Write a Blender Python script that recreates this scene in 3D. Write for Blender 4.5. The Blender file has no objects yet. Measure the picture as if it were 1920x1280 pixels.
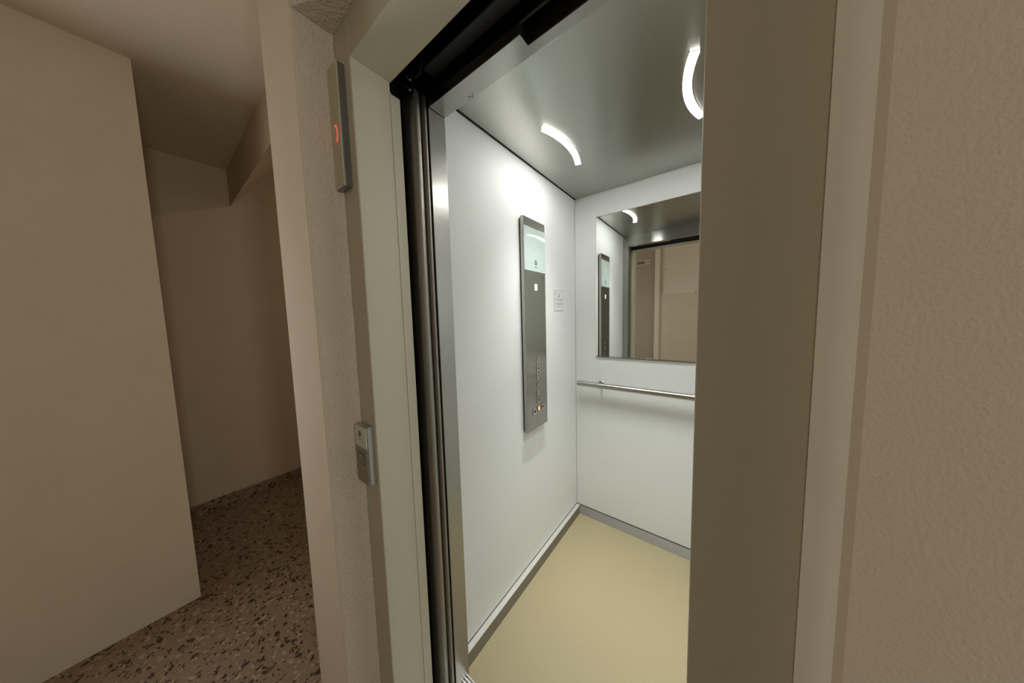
import bpy, bmesh, math, random
from mathutils import Vector, Matrix
random.seed(4)
SC = bpy.context.scene
COL = SC.collection

# ------------------------------------------------------------------ camera
FPX, YAW, PITCH, ROLL = 516.5655, .6551, -.0833, -.0269
fwd = Vector((-math.sin(YAW)*math.cos(PITCH), math.cos(YAW)*math.cos(PITCH), math.sin(PITCH)))
rgt = Vector((math.cos(YAW), math.sin(YAW), 0))
up = rgt.cross(fwd)
r2 = rgt*math.cos(ROLL) + up*math.sin(ROLL)
u2 = -rgt*math.sin(ROLL) + up*math.cos(ROLL)
cam = bpy.data.cameras.new('camera')
cam.sensor_width = 36
cam.lens = FPX/1920*36
cam.clip_start = .01
camo = bpy.data.objects.new('camera', cam)
COL.objects.link(camo)
M = Matrix((r2, u2, -fwd)).transposed().to_4x4()
M.translation = Vector((.7874, 0, 1.3509))
camo.matrix_world = M
SC.camera = camo

# ------------------------------------------------------------------ world, lights, exposure
w = bpy.data.worlds.new('world')
SC.world = w
w.use_nodes = True
w.node_tree.nodes['Background'].inputs[0].default_value = (.9, .82, .7, 1)
w.node_tree.nodes['Background'].inputs[1].default_value = .01
LED_STRENGTH = 76.0
LED_BEAM_WATTS = .50
# added area light without a fixture, at the left wall stub, brightens the pier
la = bpy.data.lights.new('landing_fill', 'AREA')
la.shape = 'RECTANGLE'
la.size = .22
la.size_y = 1.2
la.energy = 7.0
la.color = (1, .975, .94)
lo = bpy.data.objects.new('landing_fill', la)
COL.objects.link(lo)
lo.matrix_world = Matrix(((0, 0, -1, -1.235), (-1, 0, 0, -.26), (0, 1, 0, 1.30), (0, 0, 0, 1)))
# added unseen fill deep in the hall, lifts the dark hall wall
la3 = bpy.data.lights.new('hall_fill', 'AREA')
la3.shape = 'DISK'
la3.size = .3
la3.energy = 6
la3.color = (1, .94, .84)
lo3 = bpy.data.objects.new('hall_fill', la3)
COL.objects.link(lo3)
lo3.location = (-1.1, 2.2, 3.0)
# and an added unseen fill at the right end, brightens left reveal and jamb
la2 = bpy.data.lights.new('corridor_fill', 'AREA')
la2.shape = 'RECTANGLE'
la2.size = .22
la2.size_y = 1.2
la2.energy = 9.0
la2.color = (1, .985, .95)
lo2 = bpy.data.objects.new('corridor_fill', la2)
COL.objects.link(lo2)
lo2.matrix_world = Matrix(((0, 0, 1, 2.27), (1, 0, 0, -.12), (0, 1, 0, 1.35), (0, 0, 0, 1)))
vs = SC.view_settings
vs.view_transform = 'Standard'
vs.look = 'None'
vs.gamma = 1
vs.use_curve_mapping = False
vs.exposure = 0.0
SC.cycles.use_denoising = True
SC.cycles.max_bounces = 16
SC.cycles.diffuse_bounces = 8
SC.cycles.glossy_bounces = 8
SC.cycles.sample_clamp_indirect = 8

# ------------------------------------------------------------------ materials
def srgb(r, g, b):
    f = lambda c: (c/255/12.92) if c/255 <= .04045 else ((c/255+.055)/1.055)**2.4
    return (f(r), f(g), f(b), 1)

def newmat(name):
    m = bpy.data.materials.new(name)
    m.use_nodes = True
    nt = m.node_tree
    return m, nt, nt.nodes['Principled BSDF']

def node(nt, typ, **kw):
    n = nt.nodes.new(typ)
    for k, v in kw.items():
        if k == 'ins':
            for a, b in v.items():
                n.inputs[a].default_value = b
        else:
            setattr(n, k, v)
    return n

def coords(nt, scale=(1, 1, 1)):
    g = node(nt, 'ShaderNodeNewGeometry')
    mp = node(nt, 'ShaderNodeMapping')
    mp.inputs['Scale'].default_value = scale
    nt.links.new(g.outputs['Position'], mp.inputs['Vector'])
    return mp.outputs[0]

def simple(name, col, rough=.5, metal=0., spec=.5, noise=None, bump=None, var=.08):
    m, nt, p = newmat(name)
    p.inputs['Base Color'].default_value = col
    p.inputs['Roughness'].default_value = rough
    p.inputs['Metallic'].default_value = metal
    p.inputs['Specular IOR Level'].default_value = spec
    if noise:
        n = node(nt, 'ShaderNodeTexNoise', ins={'Scale': noise, 'Detail': 4.})
        nt.links.new(coords(nt), n.inputs['Vector'])
        mx = node(nt, 'ShaderNodeMix', data_type='RGBA')
        mx.inputs['A'].default_value = tuple(c*(1-var) for c in col[:3])+(1,)
        mx.inputs['B'].default_value = tuple(min(1, c*(1+var)) for c in col[:3])+(1,)
        nt.links.new(n.outputs['Fac'], mx.inputs['Factor'])
        nt.links.new(mx.outputs['Result'], p.inputs['Base Color'])
    if bump:
        sc_, st, di = bump
        n = node(nt, 'ShaderNodeTexNoise', ins={'Scale': sc_, 'Detail': 5.})
        nt.links.new(coords(nt), n.inputs['Vector'])
        b = node(nt, 'ShaderNodeBump', ins={'Strength': st, 'Distance': di})
        nt.links.new(n.outputs['Fac'], b.inputs['Height'])
        nt.links.new(b.outputs[0], p.inputs['Normal'])
    return m

def brushed(name, col, rough, along, aniso=.7, streak=.10, grain=None):
    """brushed steel, highlights drawn out along the world axis `along`, grain along `grain`"""
    grain = grain or along
    m, nt, p = newmat(name)
    p.inputs['Metallic'].default_value = 1
    p.inputs['Roughness'].default_value = rough
    p.inputs['Anisotropic'].default_value = aniso
    v = [0, 0, 0]
    v['xyz'.index(along)] = 1
    t = node(nt, 'ShaderNodeCombineXYZ')
    for i in range(3):
        t.inputs[i].default_value = v[i]
    nt.links.new(t.outputs[0], p.inputs['Tangent'])
    s = [420, 420, 420]
    s['xyz'.index(grain)] = 7
    n = node(nt, 'ShaderNodeTexNoise', ins={'Scale': 1., 'Detail': 3.})
    nt.links.new(coords(nt, s), n.inputs['Vector'])
    mx = node(nt, 'ShaderNodeMix', data_type='RGBA')
    mx.inputs['A'].default_value = tuple(c*(1-streak) for c in col[:3])+(1,)
    mx.inputs['B'].default_value = tuple(min(1, c*(1+streak)) for c in col[:3])+(1,)
    nt.links.new(n.outputs['Fac'], mx.inputs['Factor'])
    nt.links.new(mx.outputs['Result'], p.inputs['Base Color'])
    b = node(nt, 'ShaderNodeBump', ins={'Strength': .08, 'Distance': .001})
    nt.links.new(n.outputs['Fac'], b.inputs['Height'])
    nt.links.new(b.outputs[0], p.inputs['Normal'])
    return m

def emit(name, col, strength):
    m, nt, p = newmat(name)
    p.inputs['Base Color'].default_value = col
    p.inputs['Emission Color'].default_value = col
    p.inputs['Emission Strength'].default_value = strength
    return m

LAM = simple('white_laminate', (.81, .83, .825, 1), .55, spec=.28, noise=260, var=.04, bump=(700, .12, .0006))
CEIL = brushed('ceiling_steel', (.46, .46, .42, 1), .28, 'y', .75, .05, 'x')
STEELX = brushed('brushed_steel_across', (.40, .395, .375, 1), .22, 'z', .9, .10, 'x')
STEELZ = brushed('brushed_steel_upright', (.39, .385, .365, 1), .30, 'y', .7, .06)
STEELP = brushed('brushed_steel_panel', (.40, .39, .355, 1), .28, 'y', .6, .10, 'z')
POSTM = brushed('polished_post_steel', (.33, .31, .275, 1), .50, 'z', .2, .05)
RAILM = brushed('handrail_steel', (.42, .41, .38, 1), .34, 'x', .3, .05)
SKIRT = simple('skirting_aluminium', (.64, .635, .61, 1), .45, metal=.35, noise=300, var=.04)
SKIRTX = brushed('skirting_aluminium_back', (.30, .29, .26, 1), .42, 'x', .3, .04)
SILL = brushed('sill_aluminium', (.62, .61, .58, 1), .35, 'x', .4)
BLACK = simple('black_steel', (.012, .012, .013, 1), .5, noise=30, var=.4)
DARKRAIL = simple('dark_rail_steel', (.012, .011, .010, 1), .40, metal=.4, noise=60, var=.3)
GAP = simple('black_joint', (.008, .008, .008, 1), .8, noise=50)
CREAM = simple('cream_paint', srgb(189, 185, 165), .45, spec=.4, noise=120, var=.03, bump=(900, .1, .0004))
PLAST = simple('rough_plaster', srgb(214, 202, 184), .9, spec=.2, noise=14, var=.05, bump=(150, .9, .009))
WALLP = simple('painted_plaster', srgb(218, 207, 188), .85, spec=.2, noise=10, var=.05, bump=(420, .3, .0012))
HALLP = simple('hall_plaster', srgb(205, 188, 165), .9, spec=.2, noise=8, var=.06, bump=(260, .35, .002))
SHAFTDARK = simple('shaft_dark_sheet', (.02, .02, .02, 1), .9, noise=20, var=.3)  # gloom of the unlit shaft put into the base colour
VINYL = simple('beige_vinyl', srgb(160, 148, 117), .55, spec=.3, noise=330, var=.20, bump=(900, .12, .0004))
PLASTIC_W = simple('white_plastic', srgb(205, 207, 196), .35, noise=60, var=.02)
SILVER = brushed('satin_silver', (.55, .55, .54, 1), .38, 'z', .3, .03)
GREYP = simple('grey_button_plate', srgb(146, 141, 126), .42, metal=.35, noise=200, var=.05)
INDH = brushed('indicator_steel', (.30, .31, .325, 1), .36, 'z', .3, .03)
INDW = simple('indicator_cover', srgb(190, 184, 162), .4, noise=60, var=.02)
GLASSP = simple('pale_display_glass', (.45, .54, .515, 1), .04, spec=.6, noise=40, var=.01)
INK = simple('black_ink', (.01, .01, .01, 1), .5, noise=90)
GREYINK = simple('grey_ink', (.20, .20, .22, 1), .6, noise=90)
DARKINK = simple('dark_logo_ink', (.05, .06, .06, 1), .5, noise=90)
PAPER = simple('white_paper', (.80, .80, .83, 1), .6, noise=90, var=.02)
FILM = simple('clear_film', (.60, .61, .60, 1), .25, noise=90, var=.02)
BTN = brushed('button_steel', (.68, .67, .64, 1), .3, 'z', .3, .04)
BOXM = simple('cabinet_enamel', srgb(226, 216, 200), .22, spec=.5, noise=20, var=.02)
SIGNM = simple('sign_plate', srgb(196, 184, 166), .3, noise=30, var=.03)
RED = emit('red_led', (1, .035, .03, 1), 2.6)
REDDIM = emit('red_led_dim', (1, .05, .04, 1), .5)
PINK = emit('pink_led', (.62, .44, .44, 1), .22)
AMBER = emit('amber_lamp', (1, .48, .16, 1), .75)
LED = emit('led_diffuser', (1, .985, .94, 1), LED_STRENGTH)

def mirror_mat():
    m, nt, p = newmat('mirror_silver')
    p.inputs['Metallic'].default_value = 1
    p.inputs['Roughness'].default_value = .012
    n = node(nt, 'ShaderNodeTexNoise', ins={'Scale': 3.})
    nt.links.new(coords(nt), n.inputs['Vector'])
    mx = node(nt, 'ShaderNodeMix', data_type='RGBA')
    mx.inputs['A'].default_value = (.80, .82, .79, 1)
    mx.inputs['B'].default_value = (.82, .84, .81, 1)
    nt.links.new(n.outputs['Fac'], mx.inputs['Factor'])
    nt.links.new(mx.outputs['Result'], p.inputs['Base Color'])
    return m
MIRR = mirror_mat()

def terrazzo():
    m, nt, p = newmat('terrazzo')
    L = nt.links.new
    p.inputs['Roughness'].default_value = .45
    p.inputs['Specular IOR Level'].default_value = .35
    c = coords(nt)
    nz = node(nt, 'ShaderNodeTexNoise', ins={'Scale': 38., 'Detail': 3.})
    L(c, nz.inputs['Vector'])
    warp = node(nt, 'ShaderNodeMix', data_type='RGBA', blend_type='LINEAR_LIGHT')
    warp.inputs['Factor'].default_value = .018
    L(c, warp.inputs['A'])
    L(nz.outputs['Color'], warp.inputs['B'])
    def chips(scale, dens, edge, seed):
        mp = node(nt, 'ShaderNodeMapping')
        mp.inputs['Location'].default_value = (seed, seed*2.1, .3)
        L(warp.outputs['Result'], mp.inputs['Vector'])
        v = node(nt, 'ShaderNodeTexVoronoi', ins={'Scale': scale})
        e = node(nt, 'ShaderNodeTexVoronoi', feature='DISTANCE_TO_EDGE', ins={'Scale': scale})
        L(mp.outputs[0], v.inputs['Vector'])
        L(mp.outputs[0], e.inputs['Vector'])
        sp = node(nt, 'ShaderNodeSeparateColor')
        L(v.outputs['Color'], sp.inputs[0])
        a = node(nt, 'ShaderNodeMath', operation='LESS_THAN')
        a.inputs[1].default_value = dens
        L(sp.outputs[0], a.inputs[0])
        b = node(nt, 'ShaderNodeMath', operation='GREATER_THAN')
        b.inputs[1].default_value = edge
        L(e.outputs['Distance'], b.inputs[0])
        d = node(nt, 'ShaderNodeMath', operation='MULTIPLY')
        L(a.outputs[0], d.inputs[0])
        L(b.outputs[0], d.inputs[1])
        return d.outputs[0]
    base = node(nt, 'ShaderNodeMix', data_type='RGBA')
    n2 = node(nt, 'ShaderNodeTexNoise', ins={'Scale': 90., 'Detail': 4.})
    L(c, n2.inputs['Vector'])
    base.inputs['A'].default_value = srgb(120, 102, 82)
    base.inputs['B'].default_value = srgb(152, 130, 106)
    L(n2.outputs['Fac'], base.inputs['Factor'])
    cur = base.outputs['Result']
    for sc_, de, ed, col, sd in ((80, .16, .08, srgb(172, 150, 124), 1.3), (52, .19, .14, srgb(60, 45, 33), 5.1), (100, .12, .12, srgb(56, 42, 31), 9.7)):
        k = chips(sc_, de, ed, sd)
        mx = node(nt, 'ShaderNodeMix', data_type='RGBA')
        L(k, mx.inputs['Factor'])
        L(cur, mx.inputs['A'])
        mx.inputs['B'].default_value = col
        cur = mx.outputs['Result']
    L(cur, p.inputs['Base Color'])
    return m
TERR = terrazzo()

# ------------------------------------------------------------------ mesh helpers (all in world metres)
def B():
    return bmesh.new()

def box(bm, x0, x1, y0, y1, z0, z1):
    v = [bm.verts.new((x, y, z)) for x in (x0, x1) for y in (y0, y1) for z in (z0, z1)]
    for f in ((0, 1, 3, 2), (4, 6, 7, 5), (0, 4, 5, 1), (2, 3, 7, 6), (0, 2, 6, 4), (1, 5, 7, 3)):
        bm.faces.new([v[i] for i in f])
    return bm

def prism(bm, pts, a, b, axis):
    """extrude a polygon (2-D, remaining axes in xyz order) along axis from a to b"""
    def P(p, t):
        q = list(p)
        q.insert('xyz'.index(axis), t)
        return q
    v0 = [bm.verts.new(P(p, a)) for p in pts]
    v1 = [bm.verts.new(P(p, b)) for p in pts]
    n = len(pts)
    bm.faces.new(v0)
    bm.faces.new(v1[::-1])
    for i in range(n):
        bm.faces.new((v0[i], v1[i], v1[(i+1) % n], v0[(i+1) % n]))
    return bm

def tube(bm, a, b, r, seg=24, cap=True):
    a, b = Vector(a), Vector(b)
    d = (b-a).normalized()
    s = Vector((0, 0, 1)) if abs(d.z) < .9 else Vector((1, 0, 0))
    u = d.cross(s).normalized()
    w_ = d.cross(u)
    rings = []
    prof = [(a, r)] + [(b, r)]
    if cap:
        e = r*.18
        prof = [(a, r-e), (a+d*e, r), (b-d*e, r), (b, r-e)]
    for c, rr in prof:
        rings.append([bm.verts.new(c+(u*math.cos(t)+w_*math.sin(t))*rr) for t in [2*math.pi*i/seg for i in range(seg)]])
    for A, C in zip(rings, rings[1:]):
        for i in range(seg):
            bm.faces.new((A[i], A[(i+1) % seg], C[(i+1) % seg], C[i]))
    bm.faces.new(rings[0][::-1])
    bm.faces.new(rings[-1])
    return bm

def ringdisc(bm, centre, r0, r1, t, normal, seg=28, sx=1., a0=0, a1=2*math.pi):
    """flat washer of thickness t facing +x or -y, horizontally scaled by sx"""
    c = Vector(centre)
    n = Vector(normal)
    h = Vector((0, 0, 1)).cross(n)
    full = abs(a1-a0-2*math.pi) < 1e-6
    N = seg if full else seg+1
    R_ = []
    for k in range(N):
        an = a0+(a1-a0)*k/seg
        d = h*math.cos(an)*sx+Vector((0, 0, 1))*math.sin(an)
        R_.append([bm.verts.new(c+d*r0), bm.verts.new(c+d*r1), bm.verts.new(c+d*r1+n*t), bm.verts.new(c+d*r0+n*t)])
    for k in range(N if full else N-1):
        A, C = R_[k], R_[(k+1) % N]
        for i in range(4):
            bm.faces.new((A[i], A[(i+1) % 4], C[(i+1) % 4], C[i]))
    if not full:
        bm.faces.new(R_[0][::-1])
        bm.faces.new(R_[-1])
    return bm

def textmesh(bm, s, centre, size, facing, depth=.0004, bold=0.):
    """lettering on an upright surface facing +x, -y or +y"""
    cu = bpy.data.curves.new('lettering', 'FONT')
    cu.body = s
    cu.size = size
    cu.align_x = 'CENTER'
    cu.align_y = 'CENTER'
    cu.extrude = depth/2
    cu.offset = bold
    o = bpy.data.objects.new('lettering', cu)
    COL.objects.link(o)
    bpy.context.view_layer.update()
    dg = bpy.context.evaluated_depsgraph_get()
    me = bpy.data.meshes.new_from_object(o.evaluated_get(dg))
    bpy.data.objects.remove(o)
    n = Vector(facing)
    h = Vector((0, 0, 1)).cross(n)
    xf = Matrix((h, Vector((0, 0, 1)), n)).transposed().to_4x4()
    xf.translation = Vector(centre)
    me.transform(xf)
    bm.from_mesh(me)
    bpy.data.meshes.remove(me)
    return bm

def wloc(o):
    v = Vector(o.location)
    while o.parent:
        o = o.parent
        v += Vector(o.location)
    return v

def obj(name, bm, mat, parent=None, bevel=0, smooth=False, seg=2):
    bmesh.ops.recalc_face_normals(bm, faces=bm.faces)
    xs = [v.co for v in bm.verts]
    lo_ = Vector([min(c[i] for c in xs) for i in range(3)])
    hi = Vector([max(c[i] for c in xs) for i in range(3)])
    org = Vector(((lo_.x+hi.x)/2, (lo_.y+hi.y)/2, lo_.z))
    bmesh.ops.translate(bm, vec=-org, verts=bm.verts)
    me = bpy.data.meshes.new(name)
    bm.to_mesh(me)
    bm.free()
    me.materials.append(mat)
    if smooth:
        for p in me.polygons:
            p.use_smooth = True
        me.set_sharp_from_angle(angle=math.radians(40))
    o = bpy.data.objects.new(name, me)
    COL.objects.link(o)
    if parent:
        o.parent = parent
        o.location = org-wloc(parent)
    else:
        o.location = org
    if bevel:
        b = o.modifiers.new('bevel', 'BEVEL')
        b.width = bevel
        b.segments = seg
        b.limit_method = 'ANGLE'
    return o

def tag(o, label, cat, group=None):
    o['label'] = label
    o['category'] = cat
    if group:
        o['group'] = group
    return o

def struct(name, bm, mat, parent=None, bevel=0, smooth=False, label=None):
    o = obj(name, bm, mat, parent, bevel, smooth)
    if not parent:
        o['kind'] = 'structure'
        if label:
            o['label'] = label
            o['category'] = name.split('_')[0]
    return o

def thing(name, loc, label, cat, group=None):
    o = bpy.data.objects.new(name, None)
    o.empty_display_size = .05
    COL.objects.link(o)
    o.location = loc
    return tag(o, label, cat, group)

# ------------------------------------------------------------------ measures
D = 1.7283            # cabin back wall
W = .90               # cabin width
H = 2.10              # cabin ceiling
YF = .634             # inner face of the cabin front
XL, XR = .05, .7655   # door opening
ZH = 1.995            # underside of the landing door head

# ------------------------------------------------------------------ cabin shell
bm = B()
box(bm, -.03, 0, YF, D+.03, .036, 2.16)
struct('wall_left', bm, LAM, label='white laminate left wall of the lift cabin behind the steel control panel')
bm = B()
box(bm, 0, W, D, D+.03, .036, 2.16)
struct('wall_back', bm, LAM, label='white laminate back wall of the lift cabin behind mirror and handrail')
bm = B()
box(bm, W, W+.03, YF, D+.03, .036, 2.16)
struct('wall_right', bm, LAM, label='white laminate right wall of the lift cabin hidden by the door frame')
bm = B()
box(bm, -.03, W+.03, .626, D+.03, -.03, 0)
struct('floor', bm, VINYL, label='beige speckled vinyl floor of the lift cabin')
bm = B()
box(bm, .012, W-.006, YF-.002, D-.004, H, H+.012)
struct('ceiling', bm, CEIL, bevel=.001, label='brushed steel ceiling panel of the lift cabin')
bm = B()
box(bm, -.03, W+.03, .60, D+.03, 2.16, 2.18)
struct('ceiling_cover', bm, GAP, label='dark roof above the lift cabin ceiling panel')
# joints
bm = B()
box(bm, -.001, .0009, D-.0009, D+.001, .04, H)
struct('trim_1', bm, GAP, label='thin dark joint in the left back corner of the lift cabin')
bm = B()
box(bm, -.002, .0016, YF+.001, D-.002, .0366, .0398)
struct('trim_2', bm, GAP, label='thin black joint above the left skirting of the lift cabin')
bm = B()
box(bm, .0, W, D-.0020, D+.002, .0370, .0402)
struct('trim_3', bm, GAP, label='thin black joint above the back skirting of the lift cabin')
bm = B()
box(bm, -.001, .0118, YF+.0005, D-.0005, H+.0012, H+.011)
struct('trim_19', bm, GAP, label='dark shadow joint between left cabin wall and ceiling')
# skirtings
bm = B()
prism(bm, [(-.01, 0), (-.01, .035), (0, .035), (.0273, .0375), (.0395, 0)], YF+.001, D-.001, 'y')
bl = struct('baseboard_left', bm, SKIRTX, label='aluminium skirting with a pale ledge strip under the left cabin wall')
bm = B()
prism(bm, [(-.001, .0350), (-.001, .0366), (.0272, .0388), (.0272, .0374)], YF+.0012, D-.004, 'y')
o = struct('ledge_strip', bm, SKIRT, bl)  # paler finish than the body, lamp reflection put into its colour
o['label'] = 'pale ledge strip with the lamp reflection in its colour'
bm = B()
prism(bm, [(D+.01, 0), (D+.01, .037), (D-.004, .037), (D-.0395, 0)], .030, W, 'x')
struct('baseboard_back', bm, SKIRTX, label='aluminium skirting under the back cabin wall')
bm = B()
prism(bm, [(W+.01, 0), (W+.01, .036), (W, .036), (W-.027, .0385), (W-.0395, 0)], YF+.001, D-.001, 'y')
struct('baseboard_right', bm, SKIRT, label='aluminium skirting under the right cabin wall')
# steel front of the cabin: jambs and header
bm = B()
box(bm, -.03, XL, .570, YF, 0, 2.002)
struct('trim_4', bm, STEELZ, bevel=.0012, label='brushed steel upright left jamb of the lift cabin entrance')
bm = B()
box(bm, XR+.0, W+.03, .570, YF, 0, 2.002)
struct('trim_5', bm, STEELZ, bevel=.0012, label='brushed steel upright right jamb of the lift cabin entrance')
bm = B()
prism(bm, [(-.03, .572), (.394, .572), (.394, .606), (W+.03, .606), (W+.03, YF), (-.03, YF)], 2.0035, 2.16, 'z')
struct('trim_6', bm, STEELX, bevel=.0012, label='brushed steel header with a notch over the lift cabin entrance')
hd = bpy.data.objects['trim_6']
for xa, ya, xb, yb in ((.1655, .6310, .1800, .6190), (.1780, .6325, .1925, .6200), (.1700, .6205, .1880, .6300)):
    bm = B()
    d_ = Vector((xb-xa, yb-ya, 0))
    n_ = Vector((-d_.y, d_.x, 0)).normalized()*.0005
    prism(bm, [(xa-n_.x, ya-n_.y), (xb-n_.x, yb-n_.y), (xb+n_.x, yb+n_.y), (xa+n_.x, ya+n_.y)], 2.0031, 2.0036, 'z')
    struct('scuff_mark', bm, GREYINK, hd)
# rounded slam post between cabin jamb and shaft gap
bm = B()
prof = []
for k in range(13):
    a = math.pi*(1-k/12)
    prof.append((.032+.0165*math.sin(a), .531+.0170*math.cos(a)))
prof.append((.036, .5495))
for k in range(9):
    a = math.pi*(1-k/8)
    prof.append((.040+.009*math.sin(a), .559+.009*math.cos(a)))
prof += [(.0, .5695), (.0, .5135)]
prism(bm, prof, 0, 2.03, 'z')
struct('trim_7', bm, POSTM, smooth=True, label='rounded dark steel slam post left of the lift cabin entrance')

# door sills
bm = B()
pts = [(.480, -.03), (.625, -.03), (.625, .001)]
y = .620
while y > .49:
    pts += [(y, .001), (y-.002, -.004), (y-.005, -.004), (y-.007, .001)]
    y -= .0105
pts += [(.480, .001)]
prism(bm, pts, -.03, W+.03, 'x')
struct('trim_8', bm, SILL, label='grooved aluminium threshold of the lift cabin')
bm = B()
pts = [(.30, -.03), (.470, -.03), (.470, .001)]
y = .465
while y > .36:
    pts += [(y, .001), (y-.002, -.004), (y-.006, -.004), (y-.008, .001)]
    y -= .012
pts += [(.30, .001)]
prism(bm, pts, XL, XR, 'x')
struct('trim_9', bm, SILL, label='grooved aluminium threshold of the landing door')

# ------------------------------------------------------------------ shaft: dark gap between landing frame and cabin
bm = B()
box(bm, -.06, -.05, .447, .60, -.03, 2.45)
box(bm, W+.36, W+.37, .447, .60, -.03, 2.45)
box(bm, -.06, W+.37, .430, .445, 2.10, 2.45)
box(bm, -.06, W+.37, .600, .615, 2.17, 2.45)
box(bm, -.06, W+.37, .43, .615, 2.45, 2.46)
struct('wall_shaft_light_block', bm, SHAFTDARK, label='added dark sheets shutting light out of the shaft between landing and cabin doors')  # near-black sheets added to stop light leaking and keep the gap dark
bm = B()
box(bm, -.05, .000, .4775, .5015, 0, 2.05)
struct('trim_10', bm, BLACK, label='black strip for the darkness of the shaft gap beside the slam post')  # black sheet painting the dark of the open shaft gap

dt = thing('door_track', (.5, .54, 2.05), 'black sliding door track above the lift entrance', 'door track')
bm = B()
box(bm, .10, 1.20, .518, .5565, 2.050, 2.115)
obj('rail', bm, DARKRAIL, dt, bevel=.002)
bm = B()
box(bm, .06, 1.20, .5715, .579, 2.030, 2.10)
box(bm, .06, 1.20, .5565, .579, 2.085, 2.10)
obj('channel', bm, DARKRAIL, dt, bevel=.001)
bm = B()
box(bm, -.02, 1.20, .500, .5175, 2.112, 2.20)
obj('backing_beam', bm, BLACK, dt)
bm = B()
prism(bm, [(.075, 2.035), (.100, 2.035), (.118, 2.075), (.118, 2.115), (.075, 2.115)], .508, .514, 'y')
obj('bracket', bm, DARKRAIL, dt, bevel=.001)
for x, z in ((.047, 2.048), (.060, 2.034), (.040, 2.026), (.058, 2.008)):
    bm = B()
    tube(bm, (x, .507, z), (x, .500, z), .0026, 10)
    o = obj('bolt', bm, SILVER, dt, smooth=True)
bm = B()
box(bm, .030, .066, .507, .512, 1.995, 2.075)
obj('end_plate', bm, BLACK, dt, bevel=.001)
bm = B()
box(bm, .040, .050, .5055, .507, 2.040, 2.058)
obj('reflector', bm, simple('dark_red_plastic', (.10, .008, .012, 1), .3, noise=40), dt, bevel=.0005)

# telescopic door leaves slid open behind the right frame
for nm, y0, x0, mt, lb in (('door_1', .452, XR+.012, CREAM, 'cream landing door leaf slid open behind the right frame'),
                           ('door_2', .515, XR+.004, STEELZ, 'steel cabin door leaf slid open behind the right frame')):
    bm = B()
    box(bm, x0, x0+.42, y0, y0+.022, .006, 2.02)
    struct(nm, bm, mt, bevel=.002, label=lb)

# ------------------------------------------------------------------ landing
FX0, FX1 = -.036, .8505
bm = B()
box(bm, -.29, FX0, .257, .430, 0, 2.5)
struct('wall_front_left', bm, WALLP, bevel=.006, label='narrow plaster pier left of the lift entrance')
bm = B()
box(bm, FX1, 2.3, .257, .430, 0, 2.5)
struct('wall_front_right', bm, WALLP, bevel=.006, label='plaster wall right of the lift entrance')
bm = B()
box(bm, FX0, FX1, .257, .430, 2.09, 2.5)
struct('wall_front_top', bm, PLAST, label='rough plaster above the lift entrance')
# rough plaster lining of the niche round the frame
bm = B()
NR, NZ = 8, 150
def rough_strip(bm, P, nu, nv, amp):
    g = [[bm.verts.new(P(i/nu, j/nv)) for j in range(nv+1)] for i in range(nu+1)]
    for i in range(nu):
        for j in range(nv):
            bm.faces.new((g[i][j], g[i+1][j], g[i+1][j+1], g[i][j+1]))
def lining_left(u, v):
    y_ = .2610+u*(.3445-.2610)
    jit = random.uniform(-.0008, .0008)
    rag = random.uniform(-.0012, .0022) if u == 1 else 0
    return (FX0+.0016+(jit+rag if u > 0 else 0)+(.003 if u == 1 else 0), y_, v*2.0885)
rough_strip(bm, lining_left, 10, 260, .001)
struct('trim_11', bm, PLAST, smooth=True, label='rough plaster reveal left of the lift door frame')

# painted steel door frame
bm = B()
box(bm, FX0, XL, .345, .447, 0, 2.089)
struct('trim_12', bm, CREAM, bevel=.0032, label='cream painted steel left upright of the lift door frame')
bm = B()
box(bm, XL, XR, .345, .447, ZH, 2.089)
struct('trim_13', bm, CREAM, bevel=.0012, label='cream painted steel head of the lift door frame')
bm = B()
box(bm, XL-.004, XL+.0012, .4460, .4474, 0, 1.9715)
struct('trim_21', bm, PLASTIC_W, label='thin pale strip for the bend highlight between the left frame upright and its return strip')  # pale strip stands in for the highlight along the jamb bend
bm = B()
box(bm, XL-.03, XR+.03, .4472, .4502, ZH+.004, 2.11)
struct('trim_20', bm, BLACK, label='added black plate darkening the gap behind the head of the lift door frame')  # added to turn the lit back of the frame head black
bm = B()
box(bm, XR, FX1, .345, .447, 0, 2.089)
struct('trim_14', bm, CREAM, bevel=.0012, label='cream painted steel right upright of the lift door frame')
bm = B()
box(bm, .012, XL-.0026, .4468, .4765, 0, 1.9715)
struct('trim_15', bm, CREAM, bevel=.0012, label='narrow cream return strip behind the left door frame upright')

bm = B()
box(bm, -2.4, 2.4, -1.15, .30, -.04, 0)
box(bm, -2.4, -.29, .30, 3.0, -.04, 0)
box(bm, -.29, XL, .30, .445, -.04, 0)
box(bm, XR, 2.4, .30, .445, -.04, 0)
struct('floor_landing', bm, TERR, label='dark chipped brown terrazzo floor of the landing')
bm = B()
box(bm, -2.4, 2.4, -1.15, .43, 2.5, 2.54)
box(bm, -2.4, -.19, .43, 3.0, 3.08, 3.12)
struct('ceiling_landing', bm, WALLP, label='plaster ceiling of the landing')
bm = B()
box(bm, -2.27, -2.17, -1.15, 3.0, 0, 3.1)
struct('wall_hall', bm, HALLP, label='shaded plaster wall of the hall left of the lift')
bm = B()
box(bm, -2.17, -2.155, -1.15, 3.0, 0, .08)
struct('baseboard_hall', bm, TERR, bevel=.002, label='terrazzo skirting under the shaded hall wall')
bm = B()
box(bm, -2.27, -.29, 2.9, 3.0, 0, 3.1)
box(bm, -.29, -.19, .43, 3.0, 0, 3.1)
struct('wall_hall_end', bm, HALLP, label='far end plaster wall of the hall')
bm = B()
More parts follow.
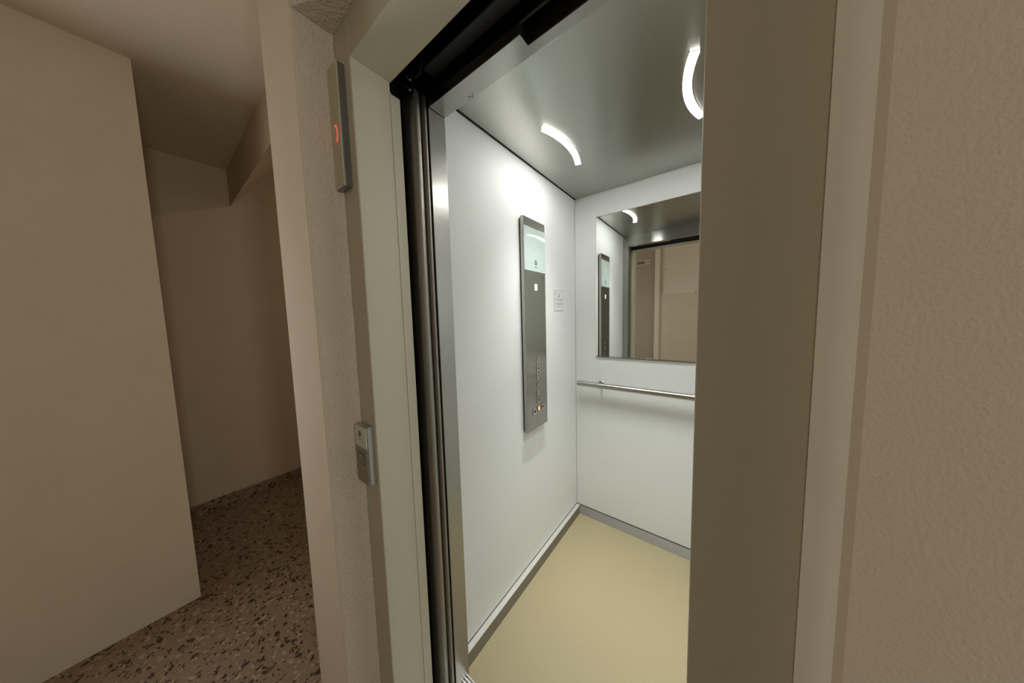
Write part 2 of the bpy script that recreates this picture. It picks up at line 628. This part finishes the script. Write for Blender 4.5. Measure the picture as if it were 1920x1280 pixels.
prism(bm, [(.43, 2.24), (.43, 2.50), (.95, 3.16), (1.05, 3.08)], -2.2, -.29, 'x')
struct('trim_16', bm, HALLP, label='sloping plaster soffit high on the hall wall')
bm = B()
box(bm, -1.36, -1.26, -1.0, .04, 0, 2.5)
struct('wall_light_block', bm, WALLP, label='added plaster wall stub keeping the landing light off the hall')  # added out of view to keep the hall wall in shade
bm = B()
box(bm, 2.3, 2.4, -1.15, .43, 0, 2.5)
struct('wall_landing_right', bm, WALLP, label='plaster wall at the right end of the landing')
YO = -1.0
bm = B()
box(bm, -2.4, 2.4, YO-.15, YO, 0, 2.54)
struct('wall_opposite', bm, WALLP, label='beige plaster wall facing the lift, seen in the mirror')
bm = B()
box(bm, -1.26, -.008, YO-.01, YO+.003, 0, 2.50)
struct('trim_18', bm, simple('beige_panel', srgb(176, 164, 144), .6, noise=20, var=.03), label='darker beige panel left of the pale strip, seen in the mirror')
bm = B()
box(bm, -.008, .048, YO, YO+.022, 0, 2.50)
struct('trim_17', bm, simple('pale_trim', srgb(232, 222, 205), .5, noise=20, var=.02), bevel=.003, label='pale vertical strip on the wall facing the lift, seen in the mirror')

DARKDOOR = simple('dark_door_absorber', (.035, .020, .011, 1), .45, noise=9, var=.35)  # for an added unseen door that cuts bounce light on the right frame
bm = B()
box(bm, .64, 1.56, YO, YO+.03, 0, 2.12)
dr = struct('door_bounce_block', bm, DARKDOOR, bevel=.004, label='added dark door in the wall facing the lift, soaking up bounce light')
for za, zb in ((.16, .92), (1.06, 1.96)):
    for xa, xb in ((.76, 1.06), (1.14, 1.44)):
        bm = B()
        box(bm, xa, xb, YO+.028, YO+.040, za, zb)
        struct('added_door_panel', bm, DARKDOOR, dr, bevel=.008)
bm = B()
tube(bm, (.72, YO+.03, 1.02), (.72, YO+.085, 1.02), .028, 24)
struct('added_door_knob', bm, SILVER, dr, smooth=True)

sg = thing('wall_sign', (-.175, YO, 2.068), 'small floor sign reading BAJO beside an arrow, seen in the mirror', 'sign')
bm = B()
box(bm, -.275, -.065, YO+.003, YO+.007, 2.070, 2.154)
obj('plate', bm, SIGNM, sg, bevel=.001)
bm = B()
for dx in (-.0016, 0, .0016):
    textmesh(bm, 'BAJO', (-.203+dx, YO+.0074+dx*.05, 2.110), .052, (0, 1, 0), .0008)
for v in bm.verts:
    v.co.x = -.203+(v.co.x+.203)*.92
obj('lettering', bm, INK, sg)
bm = B()
prism(bm, [(-.097, 2.112), (-.083, 2.122), (-.083, 2.102)], YO+.007, YO+.008, 'y')
obj('arrow', bm, INK, sg)

eb = thing('electrical_cabinet', (.34, YO, 1.63), 'flat cream cabinet cover with screws on the wall, seen in the mirror', 'cabinet')
bm = B()
box(bm, .112, .56, YO, YO+.024, 1.625, 2.30)
obj('cover', bm, BOXM, eb, bevel=.004)
for x, z in ((.128, 1.975), (.485, 1.642), (.545, 1.975), (.30, 2.285)):
    bm = B()
    tube(bm, (x, YO+.023, z), (x, YO+.028, z), .009, 14)
    obj('screw', bm, GREYP, eb, smooth=True)

# ------------------------------------------------------------------ floor display on the frame
di = thing('floor_indicator', (-.008, .345, 1.698), 'slim upright floor display with a red digit on the lift door frame', 'display')
bm = B()
box(bm, -.0360, .0185, .3285, .3450, 1.698, 1.992)
obj('housing', bm, INDH, di, bevel=.0012)
bm = B()
box(bm, -.0355, .0180, .3250, .3285, 1.6985, 1.9915)
obj('cover', bm, INDW, di, bevel=.0008)
bm = B()
cx, cz = -.0085, 1.829
ringdisc(bm, (cx, .3250, cz), .0165, .0200, .0006, (0, -1, 0), 20, .48, -1.15, 1.75)
bmesh.ops.scale(bm, vec=(1, 1, 1.08), verts=bm.verts, space=Matrix.Translation((-cx, 0, -cz)))
dg_ = obj('digit', bm, RED, di)
bm = B()
for k in range(7):
    a = math.pi*(.62+.76*k/6)
    x, z = cx+math.cos(a)*.0185*.48, cz+math.sin(a)*.0195
    box(bm, x-.0006, x+.0006, .3246, .3251, z-.0008, z+.0008)
obj('digit_dots', bm, REDDIM, di)

# ------------------------------------------------------------------ call button on the frame
cb = thing('call_button', (.003, .345, .904), 'grey and white lift call button plate on the door frame', 'call button')
x0, x1 = -.0300, .0365
bm = B()
prism(bm, [(x0, .345), (x1, .345), (x1, .3290), (x1-.003, .3262), (x0+.003, .3262), (x0, .3290)], .9045, 1.067, 'z')
obj('housing', bm, SILVER, cb, bevel=.0008)
bm = B()
box(bm, x0+.0008, x1-.0018, .3245, .3265, 1.0072, 1.0665)
obj('logo_plate', bm, PLASTIC_W, cb, bevel=.0005)
bm = B()
box(bm, x0+.0008, x1-.0018, .3245, .3265, .9050, 1.0062)
obj('button_plate', bm, GREYP, cb, bevel=.0005)
bm = B()
lw = .0014
box(bm, -.0190, .0135, .3239, .3247, .9900, .9900+lw)
box(bm, .0135-lw, .0135, .3239, .3247, .9575, .9900)
box(bm, -.0190, -.0190+lw*.5, .3242, .3247, .9575, .9900)
box(bm, -.0190, .0135, .3242, .3247, .9575, .9575+lw*.5)
obj('button_outline', bm, INK, cb)
bm = B()
box(bm, -.0176, .0121, .3240, .3247, .9586, .9886)
obj('push_button', bm, GREYP, cb, bevel=.0006)
bm = B()
ringdisc(bm, (-.0005, .3245, 1.0455), .0042, .0080, .0004, (0, -1, 0), 26, .86)
ringdisc(bm, (.0015, .3245, 1.0435), .0006, .0030, .0005, (0, -1, 0), 12)
obj('logo', bm, DARKINK, cb)
bm = B()
textmesh(bm, 'orona', (-.0005, .3244, 1.0315), .0075, (0, -1, 0), .0003)
obj('logo_caption', bm, GREYINK, cb)

# ------------------------------------------------------------------ control panel on the cabin wall
Y0, Y1, Z0, Z1, XP = 1.1005, 1.298, .775, 1.8345, .0255
yc = (Y0+Y1)/2
cp = thing('control_panel', (0, yc, Z0), 'tall brushed steel lift control panel with pale display and floor buttons', 'control panel')
bm = B()
box(bm, 0, .009, Y0+.006, Y1-.004, Z0+.006, Z1-.006)
obj('backing', bm, BLACK, cp)
bm = B()
box(bm, .008, XP, Y0, Y1, Z0, Z1)
obj('faceplate', bm, STEELP, cp, bevel=.0014)
bm = B()
box(bm, XP-.004, XP+.0022, Y0+.002, Y1-.0002, 1.582, 1.7915)
dp = obj('display', bm, GLASSP, cp, bevel=.0008)
dp['label'] = 'pale green glass display'
bm = B()
XG = XP+.0022
ringdisc(bm, (XG, 1.2035, 1.6265), .0065, .0125, .0005, (1, 0, 0), 30, .9)
ringdisc(bm, (XG, 1.2065, 1.6225), .0008, .0040, .0006, (1, 0, 0), 14)
obj('logo', bm, DARKINK, dp)
bm = B()
textmesh(bm, 'orona', (XG+.0002, 1.2035, 1.6055), .0130, (1, 0, 0), .0004)
obj('logo_caption', bm, GREYINK, dp)
bm = B()
for (a, b) in ((0, 0), (-1, -1), (1, -1), (-2, -2), (2, -2), (0, -1), (0, -2)):
    y_, z_ = 1.2025+a*.0055, 1.7405+b*.0055
    box(bm, XG-.0002, XG+.0003, y_-.002, y_+.002, z_-.002, z_+.002)
for k in range(16):
    a = 2*math.pi*k/16
    y_, z_ = 1.2035+math.cos(a)*.0105, 1.6985+math.sin(a)*.0185
    box(bm, XG-.0002, XG+.0003, y_-.002, y_+.002, z_-.002, z_+.002)
obj('floor_readout', bm, PINK, dp)
bm = B()
box(bm, XP-.0005, XP+.0008, 1.1895, 1.2165, 1.489, 1.522)
obj('white_tag', bm, PAPER, cp)
bm = B()
tube(bm, (XP-.001, 1.2665, 1.557), (XP+.0006, 1.2665, 1.557), .0045, 16)
obj('speaker_hole', bm, INK, cp, smooth=True)

def panel_button(y, z, w_, h, sym, lit=False):
    bm = B()
    box(bm, XP-.002, XP+.0004, y-w_/2-.0016, y+w_/2+.0016, z-h/2-.0016, z+h/2+.0016)
    fr = obj('button', bm, INK, cp)
    bm = B()
    box(bm, XP-.001, XP+.0032, y-w_/2, y+w_/2, z-h/2, z+h/2)
    obj('button_cap', bm, BTN, fr, bevel=.0008)
    bm = B()
    xs = XP+.0034
    if sym in '0123456':
        textmesh(bm, sym, (xs, y+.001, z), .0245, (1, 0, 0), .0006, .0006)
        for v in bm.verts:
            v.co.y += (v.co.y-y)*.12
    elif sym == 'alarm':
        ringdisc(bm, (xs-.0003, y, z), .0005, .0085, .0006, (1, 0, 0), 20)
    elif sym == 'bell':
        ringdisc(bm, (xs-.0003, y, z+.001), .0048, .0080, .0008, (1, 0, 0), 20)
        box(bm, xs-.0003, xs+.0005, y-.0095, y+.0095, z-.0085, z-.0060)
        box(bm, xs-.0003, xs+.0005, y-.0018, y+.0018, z-.0035, z+.0045)
    else:
        prism(bm, [(y-.0085, z-.007), (y-.0085, z+.007), (y-.0005, z)], xs-.0003, xs+.0004, 'x')
        prism(bm, [(y+.0085, z-.007), (y+.0085, z+.007), (y+.0005, z)], xs-.0003, xs+.0004, 'x')
        box(bm, xs-.0003, xs+.0004, y-.001, y+.001, z-.009, z+.009)
    obj('symbol', bm, AMBER if lit else INK, fr)
for k, z in enumerate((.9205, .9615, 1.004, 1.0465, 1.089, 1.1315)):
    panel_button(1.2055, z, .0250, .0275, str(k))
panel_button(1.1670, .8690, .0300, .0300, 'alarm')
panel_button(1.2070, .8755, .0250, .0270, 'bell', True)
panel_button(1.2465, .8750, .0250, .0270, 'doors')

# ------------------------------------------------------------------ notice
nt_ = thing('notice', (0, 1.4935, 1.387), 'small white printed notice stuck on the cabin wall beside the control panel', 'notice')
bm = B()
box(bm, 0, .0005, 1.4395, 1.5490, 1.385, 1.510)
obj('film', bm, FILM, nt_)
bm = B()
box(bm, 0, .0010, 1.4450, 1.5450, 1.393, 1.507)
obj('sheet', bm, PAPER, nt_)
bm = B()
rr = random.Random(2)
def line(z, a, b, h=.0024, gap=True):
    y_ = a
    while y_ < b:
        l = rr.uniform(.005, .012) if gap else b-a
        box(bm, .0009, .0013, y_, min(b, y_+l), z-h/2, z+h/2)
        y_ += l+.002
line(1.489, 1.481, 1.508)
box(bm, .0009, .0013, 1.486, 1.503, 1.472, 1.480)
for z in (1.4585, 1.4520, 1.434, 1.4275):
    line(z, 1.455, 1.537)
line(1.4185, 1.484, 1.500)
line(1.4125, 1.462, 1.528, .0016)
obj('print_lines', bm, GREYINK, nt_)
bm = B()
prism(bm, [(1.4475, 1.482), (1.4500, 1.482), (1.4620, 1.503), (1.4600, 1.504)], .0009, .0015, 'x')
obj('pen_mark', bm, INK, nt_)

# ------------------------------------------------------------------ mirror
mr = thing('wall_mirror', (.45, D, 1.09), 'large frameless mirror on the back wall of the lift cabin', 'mirror')
bm = B()
box(bm, .1436, .7564, D-.005, D, 1.097, 1.957)
obj('glass', bm, MIRR, mr, bevel=.0012)
bm = B()
box(bm, .1420, .7580, D-.0085, D, 1.090, 1.0985)
obj('bottom_channel', bm, STEELX, mr, bevel=.0008)
bm = B()
box(bm, .1420, .7580, D-.0062, D, 1.9570, 1.9590)
obj('top_edge', bm, GREYP, mr)

# ------------------------------------------------------------------ handrail
hr = thing('handrail', (.45, D, .90), 'round steel handrail below the mirror on the cabin back wall', 'handrail')
bm = B()
tube(bm, (.036, D-.052, .9165), (W-.036, D-.052, .9165), .0163, 32)
obj('rail', bm, RAILM, hr, smooth=True)
for x in (.178, W-.178):
    bm = B()
    tube(bm, (x, D-.052, .9165), (x, D, .9165), .0075, 16, False)
    br = obj('bracket', bm, RAILM, hr, smooth=True)
    bm = B()
    tube(bm, (x, D-.007, .9165), (x, D, .9165), .021, 24)
    obj('flange', bm, RAILM, br, smooth=True)

# ------------------------------------------------------------------ the two arc lamps in the cabin ceiling
def arc_lamp(xe, xm, label):
    y0, y1 = 1.012, 1.340
    ym = (y0+y1)/2
    s = xm-xe
    h = (y1-y0)/2
    Rr = (h*h+s*s)/(2*abs(s))
    cxx = xm-math.copysign(Rr, s)
    am = math.asin(h/Rr)
    root = thing('ceiling_lamp', (xm, ym, H-.006), label, 'lamp', 'arc lamps in the cabin ceiling')
    def sweep(wd, za, zb, ex):
        bm = B()
        N = 28
        prev = None
        for k in range(N+1):
            a = (-am-ex)+(2*am+2*ex)*k/N
            q = []
            for dr, z in ((-wd/2, za), (wd/2, za), (wd/2, zb), (-wd/2, zb)):
                q.append(bm.verts.new((cxx+math.copysign(1, s)*math.cos(a)*(Rr+dr), ym+math.sin(a)*(Rr+dr), z)))
            if prev:
                for i in range(4):
                    bm.faces.new((prev[i], prev[(i+1) % 4], q[(i+1) % 4], q[i]))
            else:
                bm.faces.new(q[::-1])
            prev = q
        bm.faces.new(prev)
        return bm
    obj('bezel', sweep(.030, H-.0015, H+.004, .006), STEELX, root)
    obj('diffuser', sweep(.0245, H-.004, H+.002, 0), LED, root)
    # the lamp's own downward beam, spread over the length of the arc
    NB = 5
    for k in range(NB):
        a = am*(2*(k+.5)/NB-1)
        L_ = bpy.data.lights.new('arc_lamp_beam', 'AREA')
        L_.shape = 'RECTANGLE'
        L_.size = .022
        L_.size_y = 2*am*Rr/NB
        L_.energy = LED_BEAM_WATTS
        L_.spread = math.radians(64)
        L_.color = (.985, 1, .96)
        lo_ = bpy.data.objects.new('arc_lamp_beam', L_)
        COL.objects.link(lo_)
        lo_.parent = root
        sg_ = math.copysign(1, s)
        lo_.location = (cxx+sg_*math.cos(a)*Rr-xm, math.sin(a)*Rr, .0008)
        lo_.rotation_euler = (0, 0, sg_*a)
arc_lamp(.197, .226, 'glowing curved lamp in the cabin ceiling near the control panel wall')
arc_lamp(.700, .668, 'glowing curved lamp in the cabin ceiling beside the right door frame edge')
